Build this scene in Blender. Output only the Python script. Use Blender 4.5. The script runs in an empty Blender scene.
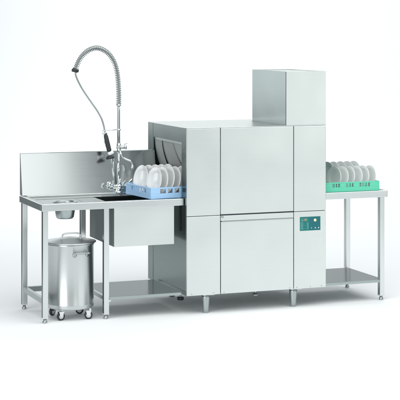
import bpy, bmesh, math, random
from mathutils import Vector, Matrix, Quaternion
random.seed(4)
S = bpy.context.scene
COL = S.collection
R = math.radians

# ------------------------------------------------------------------ camera
YAW = 20.9948
cam_d = bpy.data.cameras.new('camera')
cam = bpy.data.objects.new('camera', cam_d); COL.objects.link(cam)
cam.location = (-3.9814, -10.6506, 2.1347)
cam.rotation_euler = (R(90), 0, R(-YAW))
cam_d.sensor_width = 36
cam_d.lens = 1517.2539/400*36
cam_d.shift_y = -(200-30.4492)/400
cam_d.clip_end = 200
S.camera = cam
S.render.resolution_x = S.render.resolution_y = 1024

# ------------------------------------------------------------------ world + lamps (studio)
w = bpy.data.worlds.new("World"); S.world = w; w.use_nodes = True
bgn = w.node_tree.nodes['Background']
bgn.inputs[0].default_value = (0.86, 0.97, 1.0, 1)
bgn.inputs[1].default_value = 0.28
S.view_settings.view_transform = 'Standard'; S.view_settings.look = 'None'
S.view_settings.exposure = 0.0; S.view_settings.gamma = 1

FW = Vector((math.sin(R(YAW)), math.cos(R(YAW)), 0))       # camera axis on the ground
RT = Vector((math.cos(R(YAW)), -math.sin(R(YAW)), 0))
def area(name, loc, target, sx, sy, radiance, col=(1, 1, 1)):
    l = bpy.data.lights.new(name, 'AREA'); l.shape = 'RECTANGLE'; l.size = sx; l.size_y = sy
    l.energy = radiance*sx*sy*math.pi; l.color = col
    o = bpy.data.objects.new(name, l); COL.objects.link(o); o.location = loc
    d = Vector(target)-Vector(loc); o.rotation_euler = d.to_track_quat('-Z', 'Y').to_euler()
    return o
# big overhead soft box, front-right soft box (what the front panels mirror), lamps for the paper behind
area('overhead_softbox', (0.4, -2.9, 4.9), (0.4, -2.85, 0), 10.5, 6.4, 2.0)
area('front_softbox', (7.1, -9.1, 1.4), (0.4, 0.3, 1.3), 7.4, 2.5, 1.62, (0.965, 1, 0.985))
area('splash_fill_light', (1.15, -10.0, 4.9), (-.9, 0.6, 1.1), 2.7, 4.6, 1.22)  # added out of view so the backsplash's left part mirrors brightness
area('left_softbox', (-9.0, -7.0, 2.6), (0.0, 0.3, 0.6), 6.0, 5.0, 4.4)
area('rear_left_softbox', (-3.4, 8.0, 2.2), (0.6, .4, 1.4), 3.6, 2.6, 2.0)
pb = FW*5.6 + Vector((0.3, 0, 0))
area('backdrop_softbox', (pb.x, pb.y, 6.0), tuple(pb+FW*2.5+Vector((0, 0, 0.6))), 9.0, 4.2, 2.6)

# ------------------------------------------------------------------ materials
def mat(name, col, rough=.5, metal=0., **kw):
    m = bpy.data.materials.new(name); m.use_nodes = True
    b = m.node_tree.nodes['Principled BSDF']
    b.inputs['Base Color'].default_value = (*col, 1)
    b.inputs['Roughness'].default_value = rough; b.inputs['Metallic'].default_value = metal
    for k, v in kw.items():
        b.inputs[k].default_value = v
    return m
def steel(name, col=(.60, .635, .63), rough=.27, grain=(2.5, 2.5, 420), rvar=.03, cvar=.03, bump=.006, edge=1.0, wave=0., aniso=0.):
    """brushed stainless steel: grain stretched along one axis, faint cloudy smears"""
    m = mat(name, col, rough, 1.0); nt = m.node_tree; N = nt.nodes; L = nt.links
    b = N['Principled BSDF']
    tc = N.new('ShaderNodeTexCoord'); mp = N.new('ShaderNodeMapping'); mp.inputs['Scale'].default_value = grain
    L.new(tc.outputs['Object'], mp.inputs[0])
    n = N.new('ShaderNodeTexNoise'); n.inputs['Scale'].default_value = 1.0; n.inputs['Detail'].default_value = 3
    L.new(mp.outputs[0], n.inputs['Vector'])
    n2 = N.new('ShaderNodeTexNoise'); n2.inputs['Scale'].default_value = 3.0; n2.inputs['Detail'].default_value = 4
    L.new(tc.outputs['Object'], n2.inputs['Vector'])
    a = N.new('ShaderNodeMath'); a.operation = 'ADD'; L.new(n.outputs[0], a.inputs[0]); L.new(n2.outputs[0], a.inputs[1])
    mr = N.new('ShaderNodeMapRange'); mr.inputs[1].default_value = .6; mr.inputs[2].default_value = 1.4
    mr.inputs[3].default_value = rough-rvar; mr.inputs[4].default_value = rough+rvar
    L.new(a.outputs[0], mr.inputs[0]); L.new(mr.outputs[0], b.inputs['Roughness'])
    mx = N.new('ShaderNodeMix'); mx.data_type = 'RGBA'
    mx.inputs[6].default_value = (*[c*(1-cvar) for c in col], 1); mx.inputs[7].default_value = (*[min(1, c*(1+cvar)) for c in col], 1)
    mr2 = N.new('ShaderNodeMapRange'); mr2.inputs[1].default_value = .6; mr2.inputs[2].default_value = 1.4
    L.new(a.outputs[0], mr2.inputs[0]); L.new(mr2.outputs[0], mx.inputs[0]); L.new(mx.outputs[2], b.inputs['Base Color'])
    b.inputs['Specular Tint'].default_value = (edge, edge, edge, 1)
    bp = N.new('ShaderNodeBump'); bp.inputs['Strength'].default_value = bump; bp.inputs['Distance'].default_value = .002
    L.new(n.outputs[0], bp.inputs['Height']); L.new(bp.outputs[0], b.inputs['Normal'])
    if wave:                                             # slight unevenness of thin sheet metal
        n3 = N.new('ShaderNodeTexNoise'); n3.inputs['Scale'].default_value = 2.2; n3.inputs['Detail'].default_value = 1
        L.new(tc.outputs['Object'], n3.inputs['Vector'])
        b2 = N.new('ShaderNodeBump'); b2.inputs['Strength'].default_value = 1; b2.inputs['Distance'].default_value = wave
        L.new(n3.outputs[0], b2.inputs['Height']); L.new(b2.outputs[0], bp.inputs['Normal'])
    if aniso:                                            # circumferential brushing spreads highlights up and down
        tg = N.new('ShaderNodeTangent'); tg.direction_type = 'RADIAL'; tg.axis = 'Z'
        L.new(tg.outputs[0], b.inputs['Tangent']); b.inputs['Anisotropic'].default_value = aniso
        b.inputs['Anisotropic Rotation'].default_value = .25
    return m
M = {}
M['panel'] = steel('panel_steel', (.695, .735, .715), .33, rvar=.05, cvar=.045, wave=.010)
M['side'] = steel('shaded_side_steel', (.31, .36, .355), .26, bump=0, rvar=.03, cvar=.06, edge=.6, wave=.004)  # panel steel with the shade of the left-facing sides put into its colour
M['duct'] = steel('duct_steel', (.66, .695, .69), .32)
M['top'] = steel('table_steel', (.69, .72, .715), .24, edge=.6, grain=(2.5, 420, 420))
M['frame'] = steel('frame_steel', (.70, .73, .725), .24, edge=.15, grain=(300, 300, 3))
M['roof'] = steel('roof_steel', (.72, .76, .745), .26, edge=.85, grain=(2.5, 420, 420))
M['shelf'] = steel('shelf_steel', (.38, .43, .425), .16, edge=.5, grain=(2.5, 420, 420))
M['bin'] = steel('bin_steel', (.62, .65, .645), .34, grain=(2.5, 2.5, 420), aniso=.8)
M['chrome'] = mat('chrome', (.78, .80, .80), .09, 1)
M['dull'] = mat('dull_steel', (.42, .46, .46), .35, 1)
M['gap'] = mat('dark_gap', (.03, .04, .045), .6)
M['splash'] = steel('splash_steel', (.62, .655, .65), .14, grain=(2.5, 420, 420), bump=0, rvar=.012, wave=.0008)
M['shade'] = mat('shade_grey', (.10, .13, .13), .35)  # dark tone that stands in for shade on bare steel
M['spring'] = mat('spring_steel', (.26, .29, .29), .3, 1)
M['black'] = mat('black_rubber', (.02, .025, .027), .45)
M['hub'] = mat('grey_nylon', (.62, .64, .64), .4)
M['white'] = mat('white_plastic', (.8, .82, .82), .35)
M['china'] = mat('glazed_china', (.87, .88, .87), .16)
M['china_grey'] = mat('grey_glazed_china', (.90, .92, .91), .2)
M['blue'] = mat('blue_rack_plastic', (.36, .58, .83), .42)
M['green'] = mat('green_rack_plastic', (.12, .61, .41), .42)
M['greypad'] = mat('grey_peg_plastic', (.22, .36, .34), .5)
M['curtain'] = mat('curtain_rubber', (.60, .64, .63), .5)
M['teal'] = mat('teal_keypad', (.0, .17, .15), .35)
M['teal_l'] = mat('pale_teal_print', (.06, .25, .25), .4)
M['teal_b'] = mat('blue_teal_print', (.0, .13, .155), .4)
M['cream'] = mat('cream_key', (.80, .74, .50), .4)
M['digit'] = mat('display_digit', (.6, .72, .68), .4)
M['digit_red'] = mat('display_digit_warm', (.75, .33, .22), .4)
M['paper'] = mat('white_studio_paper', (.905, .92, .925), .9)

# ------------------------------------------------------------------ mesh helpers
def new_bm(): return bmesh.new()
def add_box(bm, x0, x1, y0, y1, z0, z1, bev=0.0):
    r = bmesh.ops.create_cube(bm, size=1)
    vs = r['verts']
    bmesh.ops.scale(bm, vec=(x1-x0, y1-y0, z1-z0), verts=vs)
    bmesh.ops.translate(bm, vec=((x0+x1)/2, (y0+y1)/2, (z0+z1)/2), verts=vs)
    if bev:
        es = list({e for v in vs for e in v.link_edges})
        bmesh.ops.bevel(bm, geom=es, offset=bev, segments=2, affect='EDGES', profile=.5)
def add_poly_prism(bm, pts, ax, a0, a1):
    """extrude a polygon (2-D points) along axis ax from a0 to a1"""
    def mk(p, a):
        return {'x': (a, p[0], p[1]), 'y': (p[0], a, p[1]), 'z': (p[0], p[1], a)}[ax]
    A = [bm.verts.new(mk(p, a0)) for p in pts]; B = [bm.verts.new(mk(p, a1)) for p in pts]
    fs = [bm.faces.new(A), bm.faces.new(B[::-1])]
    n = len(pts)
    for i in range(n):
        fs.append(bm.faces.new((A[i], B[i], B[(i+1) % n], A[(i+1) % n])))
    bmesh.ops.recalc_face_normals(bm, faces=fs)
def add_lathe(bm, prof, c=(0, 0, 0), seg=48, mtx=None):
    """profile (r,z) turned about Z; r=0 ends are closed"""
    rings = []; c = Vector(c)
    for r, z in prof:
        if r < 1e-6:
            rings.append([bm.verts.new((0, 0, z))])
        else:
            rings.append([bm.verts.new((r*math.cos(2*math.pi*i/seg), r*math.sin(2*math.pi*i/seg), z)) for i in range(seg)])
    fs = []
    for a, b in zip(rings, rings[1:]):
        for i in range(seg):
            j = (i+1) % seg
            if len(a) == 1 and len(b) == 1: continue
            if len(a) == 1: fs.append(bm.faces.new((a[0], b[i], b[j])))
            elif len(b) == 1: fs.append(bm.faces.new((a[i], b[0], a[j])))
            else: fs.append(bm.faces.new((a[i], b[i], b[j], a[j])))
    vs = [v for r in rings for v in r]
    for f in fs: f.smooth = True
    bmesh.ops.recalc_face_normals(bm, faces=fs)
    if mtx is not None: bmesh.ops.transform(bm, matrix=mtx, verts=vs)
    bmesh.ops.translate(bm, vec=c, verts=vs)
def axis_m(d):
    return Vector(d).to_track_quat('Z', 'Y').to_matrix().to_4x4()
def add_cyl(bm, p0, p1, r0, r1=None, seg=24, bev=0.0):
    p0 = Vector(p0); p1 = Vector(p1); h = (p1-p0).length; r1 = r0 if r1 is None else r1
    b = bev
    prof = [(0, 0), (r0-b, 0), (r0, b), (r1, h-b), (r1-b, h), (0, h)] if b else [(0, 0), (r0, 0), (r1, h), (0, h)]
    add_lathe(bm, prof, p0, seg, axis_m(p1-p0))
def catmull(pts, n=10):
    P = [Vector(p) for p in pts]; P = [P[0]*2-P[1]]+P+[P[-1]*2-P[-2]]; out = []
    for i in range(1, len(P)-2):
        for k in range(n):
            t = k/n; a, b, c, d = P[i-1:i+3]
            out.append(.5*((2*b)+(c-a)*t+(2*a-5*b+4*c-d)*t*t+(3*b-a-3*c+d)*t**3))
    out.append(P[-2]); return out
def frames(path):
    T = []
    for i in range(len(path)):
        T.append((path[min(i+1, len(path)-1)]-path[max(i-1, 0)]).normalized())
    u = T[0].orthogonal().normalized(); out = []
    for i, t in enumerate(T):
        u = (u-t*u.dot(t)).normalized(); out.append((t, u, t.cross(u)))
    return out
def add_tube(bm, path, r, seg=10):
    path = [Vector(p) for p in path]
    fr = frames(path); rings = []
    for i, (p, (t, u, v)) in enumerate(zip(path, fr)):
        rr = r[i] if isinstance(r, (list, tuple)) else r
        rings.append([bm.verts.new(p+(u*math.cos(2*math.pi*k/seg)+v*math.sin(2*math.pi*k/seg))*rr) for k in range(seg)])
    fs = []
    for a, b in zip(rings, rings[1:]):
        for k in range(seg):
            f = bm.faces.new((a[k], a[(k+1) % seg], b[(k+1) % seg], b[k])); f.smooth = True; fs.append(f)
    fs += [bm.faces.new(rings[0][::-1]), bm.faces.new(rings[-1])]
    bmesh.ops.recalc_face_normals(bm, faces=fs)
def obj(name, bm, m, parent=None, loc=None):
    me = bpy.data.meshes.new(name); bm.to_mesh(me); bm.free(); me.materials.append(m)
    o = bpy.data.objects.new(name, me); COL.objects.link(o)
    if parent: o.parent = parent
    if loc: o.location = loc
    return o
def tag(o, label=None, cat=None, group=None, kind=None):
    for k, v in (('label', label), ('category', cat), ('group', group), ('kind', kind)):
        if v: o[k] = v
    return o
def thing(name, label, cat, loc=(0, 0, 0), rz=0, group=None):
    o = bpy.data.objects.new(name, None); COL.objects.link(o); o.location = loc; o.rotation_euler = (0, 0, rz)
    o.empty_display_size = .05
    return tag(o, label, cat, group)
def box_part(name, m, parent, *dims, bev=.0015):
    bm = new_bm(); add_box(bm, *dims, bev); return obj(name, bm, m, parent)

# ------------------------------------------------------------------ setting: white paper sweep, floor and rise in one sheet
bm = new_bm()
prof = [(-9, 0)]
prof += [(x, 0) for x in (-5, -2, 0, 2, 4, 6)]
Rr = 2.5
for k in range(0, 13):
    a = k/12*math.pi/2
    prof.append((6.5+Rr*math.sin(a), Rr-Rr*math.cos(a)))
prof += [(9.0, 4.5), (9.0, 8.0)]
rows = []
for d, z in prof:
    c = FW*d+Vector((.3, .4, 0))
    rows.append([bm.verts.new(c+RT*s+Vector((0, 0, z))) for s in (-(.132*(d+11.85)+1.1), -1, 0, 1, 3, 5.5)])
for a, b in zip(rows, rows[1:]):
    for i in range(5):
        f = bm.faces.new((a[i], a[i+1], b[i+1], b[i])); f.smooth = True
tag(obj('studio_backdrop', bm, M['paper']), 'seamless white studio paper under and behind the kitchen equipment', None, None, 'structure')

# ------------------------------------------------------------------ dishwashing machine
W, D, H, B, SM = 1.1535, .8904, 1.4022, .142, .738
X1, X2 = .272, .879
T = .87
mach = thing('dishwashing_machine', 'tall stainless steel conveyor dishwashing machine with square exhaust duct and teal keypad', 'dishwasher')
PT = .018                                            # front panel thickness
bm = new_bm()                                        # housing: lower box, tunnel with openings at both ends, roof box
add_box(bm, .012, W-.012, PT+.001, D-.002, B+.004, T-.04)            # lower tank
add_box(bm, .012, W-.012, PT+.001, .06, T-.04, 1.30)
add_box(bm, .012, W-.012, D-.06, D-.002, T-.04, 1.30)
add_box(bm, .012, W-.012, PT+.001, D-.002, 1.30, H-.012)
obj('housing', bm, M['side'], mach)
# end walls round the tunnel openings
for xs, nm in (((0, .011), 0), ((W-.011, W), 1)):
    bm = new_bm(); x0, x1 = xs
    add_box(bm, x0, x1, PT+.001, .113, B, H-.004, .001)
    add_box(bm, x0, x1, .772, D, B, H-.004, .001)
    add_box(bm, x0+.002, x1, .1132, .7718, 1.289, H-.004, .0008)
    add_box(bm, x0+.002, x1, .1132, .7718, B, T-.05, .0008)
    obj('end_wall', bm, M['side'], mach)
# top sheet with seam
box_part('roof_panel', M['roof'], mach, 0, X1-.001, 0, D, H-.0035, H)
box_part('roof_panel', M['roof'], mach, X1+.001, W, 0, D, H-.0035, H)
# front panels
g = .0016
HT = H-.005
box_part('upper_panel', M['panel'], mach, .0, X1-g, 0, PT, SM+g, HT, bev=.003)
box_part('upper_panel', M['panel'], mach, X1+g, X2-g, 0, PT, SM+.006, HT, bev=.003)
box_part('upper_panel', M['panel'], mach, X2+g, W, 0, PT, SM+g, HT, bev=.003)
box_part('lower_panel', M['panel'], mach, .0, X1-g, 0, PT, B, SM-g, bev=.003)
box_part('lower_panel', M['panel'], mach, X2+g, W, 0, PT, B, SM-g, bev=.003)
door = box_part('door', M['panel'], mach, X1+g+.001, X2-g-.001, -.001, PT, B+.001, .688, bev=.003)
box_part('door_rail', M['panel'], mach, X1+g, X2-g, .001, PT, .693, SM-.004, bev=.002)
bm = new_bm(); add_box(bm, X1+g+.008, X2-g-.004, -.004, PT+.0, .6865, .6925)
obj('door_lip', bm, M['dull'], door)
bm = new_bm(); add_cyl(bm, (X1+.016, .002, .725), (X1+.016, -.012, .725), .008, bev=.002); obj('latch_knob', bm, M['dull'], mach)
bm = new_bm(); add_box(bm, X1+.002, X2-.002, .004, PT+.001, SM-.005, SM+.007); obj('drip_edge', bm, M['gap'], mach)
# dark seams behind the panels
bm = new_bm(); add_box(bm, .004, W-.004, PT-.004, PT+.0012, B+.004, H-.008); obj('seam_backing', bm, M['gap'], mach)
# exhaust duct
XD = .8126; YD = .660; HD = 1.8192
bm = new_bm()
add_box(bm, XD, W, .0002, .0022, H+.0005, HD)                        # sheet sides, open on top
add_box(bm, W-.002, W, .0024, YD, H+.0005, HD)
add_box(bm, XD, W, YD+.0002, YD+.002, H+.0005, HD)
add_box(bm, XD+.002, W-.002, .0024, YD, HD-.010, HD-.008)
duct = obj('exhaust_duct', bm, M['panel'], mach)
bm = new_bm(); add_box(bm, XD, XD+.002, .0024, YD, H+.0005, HD); obj('side_sheet', bm, M['side'], duct)  # left sheet in the darkened steel, its shade is in the colour
bm = new_bm(); add_box(bm, XD-.0015, XD+.003, -.0015, .0000, H+.002, HD-.002); obj('duct_seam', bm, M['gap'], duct)
bm = new_bm(); add_box(bm, XD-.012, XD-.0003, .002, YD, H+.0006, H+.0026); add_box(bm, XD, W, -.0006, .0, H+.0006, H+.003); obj('duct_flange', bm, M['dull'], duct)
# curtain strips hanging in the openings
def curtain(xc, sgn):
    # strips given by their top and bottom edges along the opening; slits open where they part
    for i, (t0, t1, b0, b1) in enumerate(((.117, .352, .119, .185), (.354, .598, .212, .508), (.600, .769, .528, .768))):
        bm = new_bm(); nz = 14; ny = 8; f = []; grid = []
        for a in range(nz+1):
            v = a/nz; row = []
            e0, e1 = t0+(b0-t0)*v**1.3, t1+(b1-t1)*v**1.3
            for b in range(ny+1):
                u = b/ny
                bow = sgn*(.010*math.sin(u*math.pi)*v+.055*v**2.0+.012*v*math.sin(i*2.1+u*1.8))
                row.append(bm.verts.new((xc+bow+sgn*.003*(i % 2), e0+(e1-e0)*u, 1.286-.25*v)))
            grid.append(row)
        for a in range(nz):
            for b in range(ny):
                q = bm.faces.new((grid[a][b], grid[a][b+1], grid[a+1][b+1], grid[a+1][b])); q.smooth = True; f.append(q)
        bmesh.ops.solidify(bm, geom=f, thickness=.003)
        obj('curtain_strip', bm, M['curtain'], mach)
curtain(.016, 1); curtain(W-.016, -1)
bm = new_bm(); add_box(bm, .0125, .0145, .115, .770, 1.27, 1.289); obj('curtain_rail', bm, M['dull'], mach)
# slotted guide and drain knob on the inlet end
bm = new_bm(); add_box(bm, -.006, -.0002, .138, .155, .612, .845, .001); obj('guide_slot', bm, M['gap'], mach)
bm = new_bm(); add_cyl(bm, (.06, .30, .062), (.06, .30, .086), .026, bev=.004)
kn = obj('drain_knob', bm, M['black'], mach)
bm = new_bm(); add_cyl(bm, (.06, .30, .086), (.06, .30, B+.006), .009); add_box(bm, .035, .12, .285, .315, B-.012, B+.003, .001); obj('knob_bracket', bm, M['hub'], kn)
bm = new_bm(); add_cyl(bm, (.60, .10, .096), (.60, .10, .108), .024, bev=.003); add_cyl(bm, (.60, .10, .108), (.60, .10, B+.006), .010)
obj('drain_plug', bm, M['dull'], mach)
# legs
for lx, ly in ((.174, .055), (.899, .055), (.174, D-.08), (.899, D-.08)):
    bm = new_bm()
    add_lathe(bm, [(0, 0), (.021, 0), (.0235, .004), (.024, .03), (.031, .115), (.031, B-.008), (0, B-.008)], (lx, ly, 0), 32)
    lg = obj('leg', bm, M['dull'], mach)
    bm = new_bm(); add_box(bm, lx-.034, lx+.062, ly-.03, ly+.05, B-.0078, B-.001, .001); obj('mounting_plate', bm, M['frame'], lg)
# little screws along the lower edge
for sx in (.04, .215, .30, .845, .905, 1.02, 1.115):
    bm = new_bm(); add_cyl(bm, (sx, .001, B+.013), (sx, -.0035, B+.013), .0035, seg=12); obj('screw', bm, M['dull'], mach)
# control panel
cp = box_part('control_panel', M['teal'], mach, .932, 1.105, -.0035, .001, .588, .695, bev=.001)
def cpb(name, m, x0, x1, z0, z1, th=.0008, y=-.0036):
    bm = new_bm(); add_box(bm, x0, x1, y-th, y, z0, z1); return obj(name, bm, M[m], cp)
cpb('key_field', 'teal_b', 1.010, 1.101, .592, .691, .0004)
cpb('text_column', 'teal_l', .937, .957, .596, .657, .0004)
for k in range(2):
    cpb('text_column', 'teal_l', .958, .984, .628-.026*k, .631-.026*k, .0005)
cpb('text_column', 'teal_l', .989, 1.003, .598, .652, .0004)
SEG = {'a': (0, 1, .92, 1), 'd': (0, 1, 0, .08), 'g': (0, 1, .46, .54), 'f': (0, .16, .5, 1), 'e': (0, .16, 0, .5), 'b': (.84, 1, .5, 1), 'c': (.84, 1, 0, .5)}
for i, (segs, mm) in enumerate((('def', 'digit'), ('abcdefg', 'digit_red'), ('bcdef', 'digit'))):
    bm = new_bm(); x0 = .946+i*.0155
    for s in segs:
        a, b, c, d = SEG[s]; add_box(bm, x0+a*.0115, x0+b*.0115, -.0048, -.0036, .664+c*.018, .664+d*.018)
    obj('display_digit', bm, M[mm], cp)
bm = new_bm(); add_cyl(bm, (1.058, -.0035, .667), (1.058, -.0085, .667), .0115, seg=32, bev=.001); obj('start_key', bm, M['cream'], cp)
for k, kx in enumerate((1.028, 1.060, 1.088)):
    bm = new_bm(); wd = (.002, .004, .004)[k]; add_box(bm, kx-wd, kx+wd, -.0050, -.0038, .603, .612); obj('key_mark', bm, M['digit'], cp)

# ------------------------------------------------------------------ helper: square-tube leg with levelling foot
def sq_leg(parent, x, y, ztop, s=.04):
    bm = new_bm(); add_box(bm, x-s/2, x+s/2, y-s/2, y+s/2, .035, ztop, .003)
    lg = obj('leg', bm, M['frame'], parent)
    bm = new_bm(); add_lathe(bm, [(0, 0), (.016, 0), (.017, .003), (.017, .016), (.012, .019), (.012, .036), (0, .036)], (x, y, 0), 24)
    obj('levelling_foot', bm, M['dull'], lg)
    bm = new_bm(); add_box(bm, x-s/2-.0012, x+s/2+.0012, y-s/2-.0012, y+s/2+.0012, .0345, .0405, .0005); obj('end_cap', bm, M['hub'], lg)
    return lg

# ------------------------------------------------------------------ inlet (sink) table
L, YF, YB = 1.105, .054, .715
LT = thing('sink_table', 'long stainless steel sink table with leaning backsplash on the left of the machine', 'sink table', (-.55, .38, 0))
def LP(name, m, *dims, bev=.0015):
    bm = new_bm(); add_box(bm, *dims, bev); o = obj(name, bm, M[m], LT); o.matrix_parent_inverse = Matrix.Translation((.55, -.38, 0)); return o
def LO(name, bm, m, parent=None):
    o = obj(name, bm, M[m], parent or LT)
    if not parent: o.matrix_parent_inverse = Matrix.Translation((.55, -.38, 0))
    return o
XR = -.004
zt = T
sx0, sx1, sy0, sy1 = -.590, -.075, .125, .470        # sink opening
cc = (-.885, .215); cr = .080; cs = .125             # scrap chute centre, radius, half cell
fz = T-.008                                          # sunk floor of the worktop
bm = new_bm()
# rim: front, left, back, right rolled edges; box-section 52 mm deep
add_box(bm, -L, XR, YF, YF+.040, T-.053, T, .004)
add_box(bm, -L, -L+.035, YF+.0402, YB, T-.053, T, .004)
add_box(bm, -L+.0352, XR, .60, YB, T-.05, T+.004, .003)
add_box(bm, XR-.03, XR, YF+.0402, .5998, T-.053, T-.0005, .002)
# sunk floor cells around the openings
def cell(x0, x1, y0, y1, z=fz, t=.003):
    add_box(bm, x0, x1, y0, y1, z-t, z)
X0 = -L+.035; XE = XR-.03; Y0 = YF+.04; Y1 = .60
cell(X0, cc[0]-cs, Y0, .42); cell(cc[0]+cs, sx0, Y0, .42)
cell(cc[0]-cs, cc[0]+cs, Y0, cc[1]-.12); cell(cc[0]-cs, cc[0]+cs, cc[1]+cs, .42)
cell(X0, sx0, .45, Y1); cell(X0, sx0, .42, .45, fz-.010)           # drainage groove
cell(sx0, sx1, Y0, sy0); cell(sx0, sx1, sy1, Y1); cell(sx1, XE, Y0, Y1)
# cell with round hole
ya, yb_ = cc[1]-.12, cc[1]+cs
n = 48; ring = []; sq = []
for i in range(n):
    a = 2*math.pi*i/n; c, s = math.cos(a), math.sin(a)
    ring.append(bm.verts.new((cc[0]+cr*c, cc[1]+cr*s, fz)))
    k = 1/max(abs(c), abs(s)); px, py = c*k, s*k
    sq.append(bm.verts.new((cc[0]+cs*px, cc[1]+(cs*py if py > 0 else .12*py), fz)))
for i in range(n):
    j = (i+1) % n; bm.faces.new((ring[i], ring[j], sq[j], sq[i]))
top = LO('worktop', bm, 'top')
bm = new_bm(); add_box(bm, -1.055, -.605, .428, .442, fz-.0099, fz-.004); LO('groove_shade', bm, 'shade')  # dark strip laid in as the shade inside the groove
for x0, x1 in ((-1.055, -1.012), (-.755, -.615)):   # embossed drainer panels
    bm = new_bm(); add_box(bm, x0, x1, .12, .40, fz, fz+.0015, .0005); LO('drainer_panel', bm, 'top')
bm = new_bm()
add_lathe(bm, [(cr+.012, .001), (cr+.010, .006), (cr-.002, .006), (cr-.006, -.002), (cr-.012, -.030), (.078, -.034)], (cc[0], cc[1], fz), 48)
LO('scrap_ring', bm, 'dull')
bm = new_bm()
add_lathe(bm, [(.074, T-.045), (.074, .800), (.066, .752), (.058, .742), (.0, .742)], (cc[0], cc[1], 0), 40)
LO('scrap_chute', bm, 'dull')
# sink bowl: open box hung below the worktop
bm = new_bm(); zb = .530; ox0, ox1, oy0, oy1 = -.545, -.073, .080, .745
bx0, bx1, by0, by1 = ox0, ox1, oy0, .700
add_box(bm, bx0, bx1, by0, by0+.002, zb, T-.0535)
add_box(bm, bx1-.002, bx1, by0+.002, by1, zb, T-.0535)
add_box(bm, bx0, bx1, by1, by1+.002, zb, T-.0535)
add_box(bm, bx0, bx1, by0, by1, zb-.002, zb)
LO('sink_bowl', bm, 'panel')
bm = new_bm(); add_box(bm, bx0-.0005, bx0+.0015, by0+.0025, by1-.001, zb, T-.0535); LO('shaded_end', bm, 'shade')  # bowl's left end as a dark sheet, shade put into its colour
bm = new_bm()
zl = T-.050; xd = bx0+.004
add_box(bm, sx0-.002, sx0, sy0, sy1, zl, fz-.0035)                  # shallow step at the left of the basin
add_box(bm, sx0, xd, sy0, sy1, zl-.002, zl)
for y in (sy0-.002, sy1):
    add_box(bm, sx0, xd, y, y+.002, zl, fz-.0035); add_box(bm, xd, sx1, y, y+.002, T-.22, fz-.0035)
add_box(bm, sx1, sx1+.0015, sy0, sy1, T-.22, fz-.0035)
add_box(bm, xd, xd+.002, sy0, sy1, T-.22, zl-.002)
add_box(bm, xd, sx1, sy0, sy1, T-.222, T-.22)
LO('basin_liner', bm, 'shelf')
# backsplash: leaning wedge
bm = new_bm()
zs0, zs1 = T+.004, 1.192
add_poly_prism(bm, [(.640, zs0), (.700, zs1-.004), (.704, zs1), (.716, zs1), (.716, zs0)], 'x', -L+.005, -.012)
LO('backsplash', bm, 'splash' if 'splash' in M else 'top')
# legs and rails
for x, y in ((-L+.032, YF+.032), (-L+.032, YB-.03), (-.608, YF+.032), (-.608, YB-.03)):
    lg = sq_leg(LT, x, y, T-.0532)
    lg.matrix_parent_inverse = Matrix.Translation((.55, -.38, 0))
LP('rail', 'dull', -L+.017, -L+.047, YF+.053, YB-.051, .135, .175)
LP('rail', 'dull', -L+.053, -.629, YB-.045, YB-.015, .132, .172)
LP('rail', 'dull', -.623, -.593, YF+.053, YB-.051, .138, .166)
bm = new_bm()
add_box(bm, -.587, -.02, YF+.010, YB-.015, .161, .164, .0008)
add_box(bm, -.587, -.02, YF+.010, YF+.012, .143, .1608)
add_box(bm, -.587, -.02, YB-.017, YB-.015, .143, .1608)
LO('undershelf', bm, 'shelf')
bm = new_bm(); add_box(bm, -.59, -.575, YF+.012, YF+.034, .128, .142); LO('shelf_bracket', bm, 'hub')

# ------------------------------------------------------------------ outlet table
RT0, RT1, RYF, RYB = W+.003, 1.7105, .032, .700
OT = thing('outlet_table', 'small stainless steel table with undershelf on the right of the machine', 'table', (1.43, .37, 0))
inv = Matrix.Translation((-1.43, -.37, 0))
def OO(name, bm, m):
    o = obj(name, bm, M[m], OT); o.matrix_parent_inverse = inv; return o
bm = new_bm()
add_box(bm, RT0, RT1, RYF, RYF+.03, T-.054, T, .004)
add_box(bm, RT1-.03, RT1, RYF+.0302, RYB, T-.054, T, .004)
add_box(bm, RT0, RT1-.0302, RYB-.03, RYB, T-.054, T, .004)
add_box(bm, RT0, RT1-.03, RYF+.03, RYB-.03, T-.012, T-.009)
OO('worktop', bm, 'top')
for x, y in ((RT1-.042, RYF+.034), (RT1-.042, RYB-.034)):
    lg = sq_leg(OT, x, y, T-.0542); lg.matrix_parent_inverse = inv
bm = new_bm()
add_box(bm, RT0, RT1-.0225, RYF+.016, RYB-.016, .1605, .1635, .0008)
add_box(bm, RT0, RT1-.064, RYF+.016, RYF+.018, .142, .1603)
add_box(bm, RT0, RT1-.064, RYB-.018, RYB-.016, .142, .1603)
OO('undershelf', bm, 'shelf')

# ------------------------------------------------------------------ pre-rinse spray tap
FX, FY, FZ = -.338, .610, T+.0045
tap = thing('spray_tap', 'chrome pre-rinse spray tap with arching spring hose behind the sink', 'tap', (FX, FY, FZ))
tinv = Matrix.Translation((-FX, -FY, -FZ))
ca, sa = math.cos(R(YAW)), math.sin(R(YAW))
def at(u, v, y=FY):
    r = (u-200)/1517.2539; z = -(v-30.4492)/1517.2539
    d = Vector((sa+r*ca, ca-r*sa, z)); t = (y+10.6506)/d.y
    return Vector((-3.9814, -10.6506, 2.1347))+d*t
def TO(name, bm, m, parent=None):
    o = obj(name, bm, M[m], parent or tap)
    if not parent: o.matrix_parent_inverse = tinv
    return o
bm = new_bm()
add_lathe(bm, [(0, 0), (.030, 0), (.030, .006), (.022, .010), (.018, .03), (.0, .03)], (FX, FY, FZ), 32)
add_cyl(bm, (FX, FY, FZ+.02), (FX, FY, 1.235), .0115)
TO('base_pipe', bm, 'chrome')
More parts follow.
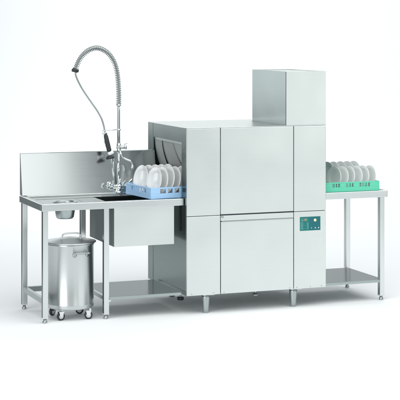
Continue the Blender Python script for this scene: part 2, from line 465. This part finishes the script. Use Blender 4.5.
# mixing valves at the base
bm = new_bm()
add_cyl(bm, (FX-.052, FY-.012, FZ+.045), (FX+.052, FY-.012, FZ+.045), .017, bev=.003)
add_lathe(bm, [(0, .0), (.022, .004), (.026, .02), (.022, .036), (0, .04)], (FX, FY-.012, FZ+.028), 32)
TO('mixer_body', bm, 'chrome')
for s in (-1, 1):
    bm = new_bm()
    d = Vector((s*.7, -.35, .75 if s > 0 else .35)).normalized(); p = Vector((FX+s*.05, FY-.014, FZ+.05))
    add_cyl(bm, p, p+d*.03, .014, .011, bev=.002)
    add_tube(bm, [p+d*.028, p+d*.045, p+d*(.075 if s > 0 else .05)], [.006, .007, .009], 12)
    if s < 0: add_lathe(bm, [(0, -.012), (.018, -.009), (.021, 0), (.018, .009), (0, .012)], p+d*.05, 24, axis_m(d))
    TO('valve_handle', bm, 'chrome')
bm = new_bm()
add_cyl(bm, (FX, FY-.026, FZ+.06), (FX, FY-.034, FZ+.092), .013, .010, bev=.002)
add_lathe(bm, [(0, 0), (.012, .002), (.013, .012), (.006, .018), (0, .018)], (FX, FY-.034, FZ+.09), 24)
TO('valve_handle', bm, 'chrome')
# pot-filler valve and swing spout
vc = at(118.6, 147.0)
bm = new_bm()
add_cyl(bm, vc+Vector((0, 0, -.045)), vc+Vector((0, 0, .03)), .0175, bev=.004)
add_cyl(bm, vc, vc+Vector((.052, -.006, 0)), .0145, bev=.003)
TO('spout_valve', bm, 'chrome')
bm = new_bm()
kp = vc+Vector((.052, -.008, 0))
add_lathe(bm, [(0, -.006), (.018, -.004), (.021, .003), (.012, .011), (0, .012)], kp, 24, axis_m((1, -.25, .3)))
add_tube(bm, [kp+Vector((-.006, 0, .006)), kp+Vector((-.003, -.004, .026)), kp+Vector((.012, -.01, .030))], [.004, .0045, .006], 10)
TO('spout_knob', bm, 'chrome')
bm = new_bm()
sp = catmull([vc+Vector((.006, -.012, -.03)), at(121.0, 154.0, .585), at(123.6, 157.8, .58), at(127.2, 159.8, .575), at(130.6, 161.2, .57), at(132.3, 164.2, .57), at(132.6, 168.0, .57)], 8)
add_tube(bm, sp, .0075, 14)
add_cyl(bm, at(132.5, 165.5, .57), at(132.7, 169.4, .57), .0115, bev=.002)
TO('spout', bm, 'chrome')
# riser
cap = at(118.7, 104.5)
bm = new_bm()
add_tube(bm, [vc+Vector((0, 0, .02)), at(118.6, 130), at(118.7, 112), cap], [.0125, .011, .0105, .0095], 18)
TO('riser_pipe', bm, 'dull')
bm = new_bm()
add_cyl(bm, cap+Vector((0, 0, -.012)), cap+Vector((0, 0, .006)), .019, bev=.004)
TO('collar', bm, 'chrome')
bm = new_bm(); add_cyl(bm, at(118.6, 130.4), at(118.6, 128.8), .018, bev=.003)
TO('collar', bm, 'chrome')
# hose in its spring
hp = catmull([cap, at(118.7, 92), at(117.3, 74), at(113.8, 61.6), at(107.0, 52.4), at(97.2, 48.0), at(87.8, 50.9), at(80.8, 57.8), at(76.8, 65.8), at(75.2, 70.2)], 12)
bm = new_bm(); add_tube(bm, hp, .0068, 12); TO('inner_hose', bm, 'dull')
# resample path for the spring
Ls = [0]
for a, b in zip(hp, hp[1:]): Ls.append(Ls[-1]+(b-a).length)
tot = Ls[-1]; turns = 56; npt = turns*14; fr = frames(hp); pts = []; j = 0
for k in range(npt+1):
    s = tot*k/npt
    while j < len(Ls)-2 and Ls[j+1] < s: j += 1
    u = (s-Ls[j])/(Ls[j+1]-Ls[j]); p = hp[j].lerp(hp[j+1], u); t, U, V = fr[j]; t2, U2, V2 = fr[j+1]
    U = U.lerp(U2, u); V = V.lerp(V2, u); th = 2*math.pi*turns*k/npt
    pts.append(p+(U*math.cos(th)+V*math.sin(th))*.0185)
bm = new_bm(); add_tube(bm, pts, .0027, 6); TO('spring', bm, 'spring')
bm = new_bm()
e = hp[-1]; tdir = (hp[-1]-hp[-3]).normalized()
add_cyl(bm, e-tdir*.012, e+tdir*.016, .022, bev=.005)
add_cyl(bm, e+Vector((-.026, 0, .002)), e+Vector((.026, 0, -.006)), .013, bev=.003)
TO('hose_clamp', bm, 'black')
h2 = catmull([e, at(76.3, 76.8), at(81.6, 87.8), at(89.6, 100), at(97.0, 110.5), at(101.4, 118.4, .60), at(103.9, 126.5, .595), at(105.0, 134.0, .59)], 8)
bm = new_bm(); add_tube(bm, h2, .0062, 12); TO('lower_hose', bm, 'dull')
bm = new_bm()
add_tube(bm, [at(118.6, 129.7), at(112, 129.8, .6), at(106.0, 130.4, .59)], .0042, 10)
rg = at(104.3, 130.6, .592)
add_tube(bm, [rg+Vector((math.cos(a)*.013, math.sin(a)*.013, 0)) for a in [i*math.pi/8 for i in range(17)]], .0032, 8)
TO('hose_hook', bm, 'chrome')
# spray gun
g0, g1 = at(105.4, 134.0, .59), at(109.4, 151.5, .57)
gd = (g1-g0).normalized()
bm = new_bm()
add_tube(bm, [g0, g0.lerp(g1, .12), g0.lerp(g1, .5), g0.lerp(g1, .9), g1], [.010, .0165, .0175, .0185, .017], 18)
gun = TO('spray_gun', bm, 'black')
bm = new_bm()
add_tube(bm, [g0+Vector((-.024, -.004, .010)), g0+Vector((-.006, 0, .006)), g0+Vector((.012, 0, .004))], [.004, .006, .006], 10)
add_tube(bm, [g0+Vector((-.020, -.004, .006)), g0.lerp(g1, .35)+Vector((-.026, -.01, 0)), g0.lerp(g1, .75)+Vector((-.023, -.012, 0))], [.003, .0035, .0035], 8)
obj('trigger', bm, M['chrome'], gun)
bm = new_bm()
wc = at(110.6, 153.2, .565)
add_cyl(bm, wc+Vector((-.017, 0, -.010)), wc+Vector((.020, -.004, .012)), .0165, bev=.004)
obj('nozzle_collar', bm, M['white'], gun)
bm = new_bm()
nc = at(110.0, 157.2, .56)
add_lathe(bm, [(0, -.014), (.030, -.013), (.034, -.006), (.030, .004), (.016, .014), (0, .016)], nc, 32, axis_m((-.15, .1, 1)))
obj('spray_head', bm, M['black'], gun)

# ------------------------------------------------------------------ waste bin on castors
BX, BY = -.836, .245
bn = thing('waste_bin', 'round stainless steel waste bin on castors under the sink table', 'waste bin', (BX, BY, 0))
bm = new_bm(); rb = .176; z0, z1 = .078, .560
add_lathe(bm, [(0, z0), (rb-.018, z0), (rb-.006, z0+.004), (rb, z0+.014), (rb, z0+.030), (rb+.0015, z0+.033), (rb, z0+.036), (rb, z1-.018), (rb+.004, z1-.014), (rb+.004, z1), (0, z1)], (0, 0, 0), 96)
obj('drum', bm, M['bin'], bn)
bm = new_bm()
add_lathe(bm, [(rb-.002, z1+.0005), (rb+.016, z1+.0005), (rb+.018, z1+.003), (rb+.017, z1+.008), (rb+.008, z1+.010), (rb-.03, z1+.013), (.09, z1+.029), (0, z1+.034)], (0, 0, 0), 96)
lid = obj('lid', bm, M['bin'], bn)
bm = new_bm(); hz = z1+.020
add_tube(bm, catmull([(-.078, -.03, hz+.002), (-.070, -.03, hz+.030), (-.052, -.03, hz+.046), (0, -.03, hz+.049), (.052, -.03, hz+.046), (.070, -.03, hz+.030), (.078, -.03, hz+.002)], 6), .0055, 12)
obj('lid_handle', bm, M['chrome'], lid)
# side handle: bar in two brackets on the wall facing the camera, turned a little right
def on_wall(ang, r, z): return Vector((r*math.sin(ang), -r*math.cos(ang), z))
for base in (R(12), R(192)):
    bm = new_bm(); zh = z1-.070
    for a in (-.30, .30):
        p = on_wall(base+a, rb-.002, zh+.004); q = on_wall(base+a*.97, rb+.022, zh+.004)
        add_cyl(bm, p, q, .007); add_cyl(bm, on_wall(base+a, rb-.001, zh-.006), on_wall(base+a, rb+.004, zh-.006), .016, seg=20)
    a0, a1 = on_wall(base-.36, rb+.021, zh+.006), on_wall(base+.36, rb+.021, zh+.006)
    add_tube(bm, [a0, a0.lerp(a1, .1), a0.lerp(a1, .5)+Vector(on_wall(base, .006, 0)), a0.lerp(a1, .9), a1], [.005, .0055, .0055, .0055, .005], 12)
    obj('side_handle', bm, M['dull'], bn)
def castor(x, y, yaw):
    bm = new_bm(); c = Vector((0, 0, .030))
    add_lathe(bm, [(.019, -.010), (.028, -.010), (.030, -.007), (.030, .007), (.028, .010), (.019, .010), (.019, -.010)], c, 32, axis_m((0, 1, 0)))
    ty = obj('castor', bm, M['black'], bn, (x, y, 0)); ty.rotation_euler = (0, 0, yaw)
    bm = new_bm(); add_lathe(bm, [(0, -.011), (.008, -.012), (.0185, -.0085), (.0195, -.0095), (.0195, .0095), (.0185, .0085), (.008, .012), (0, .011)], c, 32, axis_m((0, 1, 0)))
    obj('hub', bm, M['hub'], ty)
    bm = new_bm()
    for s in (-1, 1):
        add_poly_prism(bm, [(-.009, .024), (.009, .024), (.020, .064), (-.020, .064)], 'y', s*.0135, s*.0155)
    add_box(bm, -.021, .021, -.0155, .0155, .0642, .0665, .0005)
    add_cyl(bm, (.012, 0, .0665), (.012, 0, .0785), .012)
    add_cyl(bm, (0, -.0175, .030), (0, .0175, .030), .0045, seg=12)
    obj('fork', bm, M['chrome'], ty)
castor(-.100, -.100, R(12)); castor(.106, -.118, R(-8)); castor(-.106, .112, R(40)); castor(.104, .104, R(-30))

# ------------------------------------------------------------------ racks
def rack(name, label, m, loc, rz, S_, hgt, SY, blocks):
    """open-grid rack: four window walls, base grid and tines"""
    rk = thing(name, label, 'dish rack', loc, rz)
    h = S_/2; hy = SY/2; t = .010
    def wall(axis, sign):
        bm = new_bm()
        def bar(a0, a1, z0_, z1_, th=t):
            q = hy if axis == 'y' else h
            o0, o1 = sorted((sign*q, sign*(q-th)))
            if axis == 'y': add_box(bm, a0, a1, o0, o1, z0_, z1_, .001)
            else: add_box(bm, o0, o1, a0, a1, z0_, z1_, .001)
        e = h if axis == 'y' else hy-t-.0002
        bar(-e, e, 0, hgt*.46, t)
        bar(-e, e, hgt*.86, hgt, t*.8)
        # lower ledge that stands proud
        q = hy if axis == 'y' else h
        o0, o1 = sorted((sign*(q+.003), sign*(q+.0001)))
        if axis == 'y': add_box(bm, -e, e, o0, o1, 0, hgt*.13, .0008)
        else: add_box(bm, o0, o1, -e, e, 0, hgt*.13, .0008)
        for a0, a1 in blocks(e):
            bar(a0, a1, hgt*.4605, hgt*.8595, t*.9)
        return obj('side_wall', bm, m, rk)
    for ax, s in (('y', -1), ('y', 1), ('x', -1), ('x', 1)): wall(ax, s)
    bm = new_bm(); n = 12
    for i in range(1, n):
        a = -h+i*S_/n
        c = a*SY/S_; add_box(bm, a-.002, a+.002, -hy+t, hy-t, .004, .012); add_box(bm, -h+t, h-t, c-.002, c+.002, .0042, .0118)
    obj('base_grid', bm, m, rk)
    for i in range(1, 10):                              # a comb of tines per row
        x = -h+i*S_/10; pts_ = [(-hy+t, .012), (hy-t, .012)]
        for j in range(7, 0, -1):
            y = -hy+j*SY/8; pts_ += [(y+.004, .016), (y+.002, hgt*.92), (y-.002, hgt*.92), (y-.004, .016)]
        bm = new_bm(); add_poly_prism(bm, pts_, 'x', x-.002, x+.002); obj('tine_row', bm, m, rk)
    return rk
def blue_blocks(e):
    w = .078; out = [(-e, -e+w), (e-w, e)]
    k = 6; gap = (2*e-2*w)/k
    for i in range(1, k): c = -e+w+i*gap; out.append((c-.008, c+.008))
    return out
def green_blocks(e):
    out = [(-e, -e+.075), (e-.085, e)]; free0, free1 = -e+.075, e-.085; n = 14; g_ = (free1-free0)/n
    for i in range(1, n):
        c = free0+i*g_; wd = .019 if i in (4, 9) else .0045
        out.append((c-wd, c+wd))
    return out
brz = R(6.8)
bc = Vector((-.252, .094)); hb = .25
ctr = bc+Vector((hb*math.cos(brz)-.222*math.sin(brz), hb*math.sin(brz)+.222*math.cos(brz)))
blue = rack('dish_rack', 'light blue plastic dish rack half inside the machine inlet', M['blue'], (ctr.x, ctr.y, T+.0005), brz, .5, .083, .444, blue_blocks)
green = rack('dish_rack', 'green plastic dish rack on the small outlet table', M['green'], (1.404, .297, T+.001), 0, .488, .074, .488, green_blocks)
# grey inner grid seen in the green rack's windows
bm = new_bm()
for k in range(24):
    x = -.232+k*.0202; add_box(bm, x, x+.011, -.2335, -.230, .014, .070)
obj('inner_grid', bm, M['greypad'], green)

# ------------------------------------------------------------------ plates
def plate_mesh(Dm, m, nm):
    r = Dm/2; bm = new_bm()
    # lathe about Z: eating side +Z
    prof_ = [(0, .004), (r*.58, .004), (r*.66, .009), (r*.80, .016), (r*.97, .0205), (r, .0215), (r*1.002, .020), (r*.985, .0165), (r*.80, .0105), (r*.67, .003), (r*.62, -.001), (r*.60, -.002), (r*.57, 0), (0, 0)]
    add_lathe(bm, prof_, (0, 0, 0), 72)
    me = bpy.data.meshes.new(nm); bm.to_mesh(me); bm.free(); me.materials.append(m); return me
pm_white = plate_mesh(.214, M['china'], 'dinner_plate'); pm_front = plate_mesh(.176, M['china_grey'], 'side_plate'); pm_small = plate_mesh(.190, M['china_grey'], 'side_plate')
def plate(me, loc, rz, lean, label, group):
    o = bpy.data.objects.new('plate', me); COL.objects.link(o)
    # eating side looks to -X, then leans back, then turns with the rack
    rot = Matrix.Rotation(rz, 4, 'Z') @ Matrix.Rotation(lean, 4, 'Y') @ Matrix.Rotation(R(-90), 4, 'Y')
    o.matrix_world = Matrix.Translation(loc) @ rot
    tag(o, label, 'plate', group); return o
ordn = ['first', 'second', 'third', 'fourth', 'fifth', 'sixth']
def in_rack(rk, lx, ly, lz):
    rz = rk.rotation_euler.z; p = rk.location
    return Vector((p.x+lx*math.cos(rz)-ly*math.sin(rz), p.y+lx*math.sin(rz)+ly*math.cos(rz), p.z+lz))
for i in range(5):
    lean = R(12+random.uniform(-2.5, 2.5))
    l0 = 'white dinner plate in the front row of the blue rack, %s from its sink end' % ordn[i]
    plate(pm_white, in_rack(blue, -.148+i*.0545, -.103, .010+.107), brz+R(5)+R(random.uniform(-1, 1)), lean, l0, 'dinner plates in the blue rack')
    l1 = 'white dinner plate in the rear row of the blue rack, %s from its sink end' % ordn[i]
    plate(pm_white, in_rack(blue, -.160+i*.0545, .106, .010+.107), brz+R(5)+R(random.uniform(-1, 1)), lean+R(random.uniform(-1, 1)), l1, 'dinner plates in the blue rack')
for i in range(6):
    lean = R(7+random.uniform(-1.5, 1.5))
    plate(pm_front, in_rack(green, .224-(5-i)*.0625, -.138, .0125+.088), R(13+random.uniform(-3, 3)), lean,
          'small plate in the front row of the green rack, %s from the machine' % ordn[i], 'small plates in the green rack')
for i in range(5):
    lean = R(7+random.uniform(-1.5, 1.5))
    plate(pm_small, in_rack(green, .204-(4-i)*.0605, .105, .0125+.096), R(12+random.uniform(-3, 3)), lean,
          'small plate in the rear row of the green rack, %s from the machine' % ordn[i], 'small plates in the green rack')
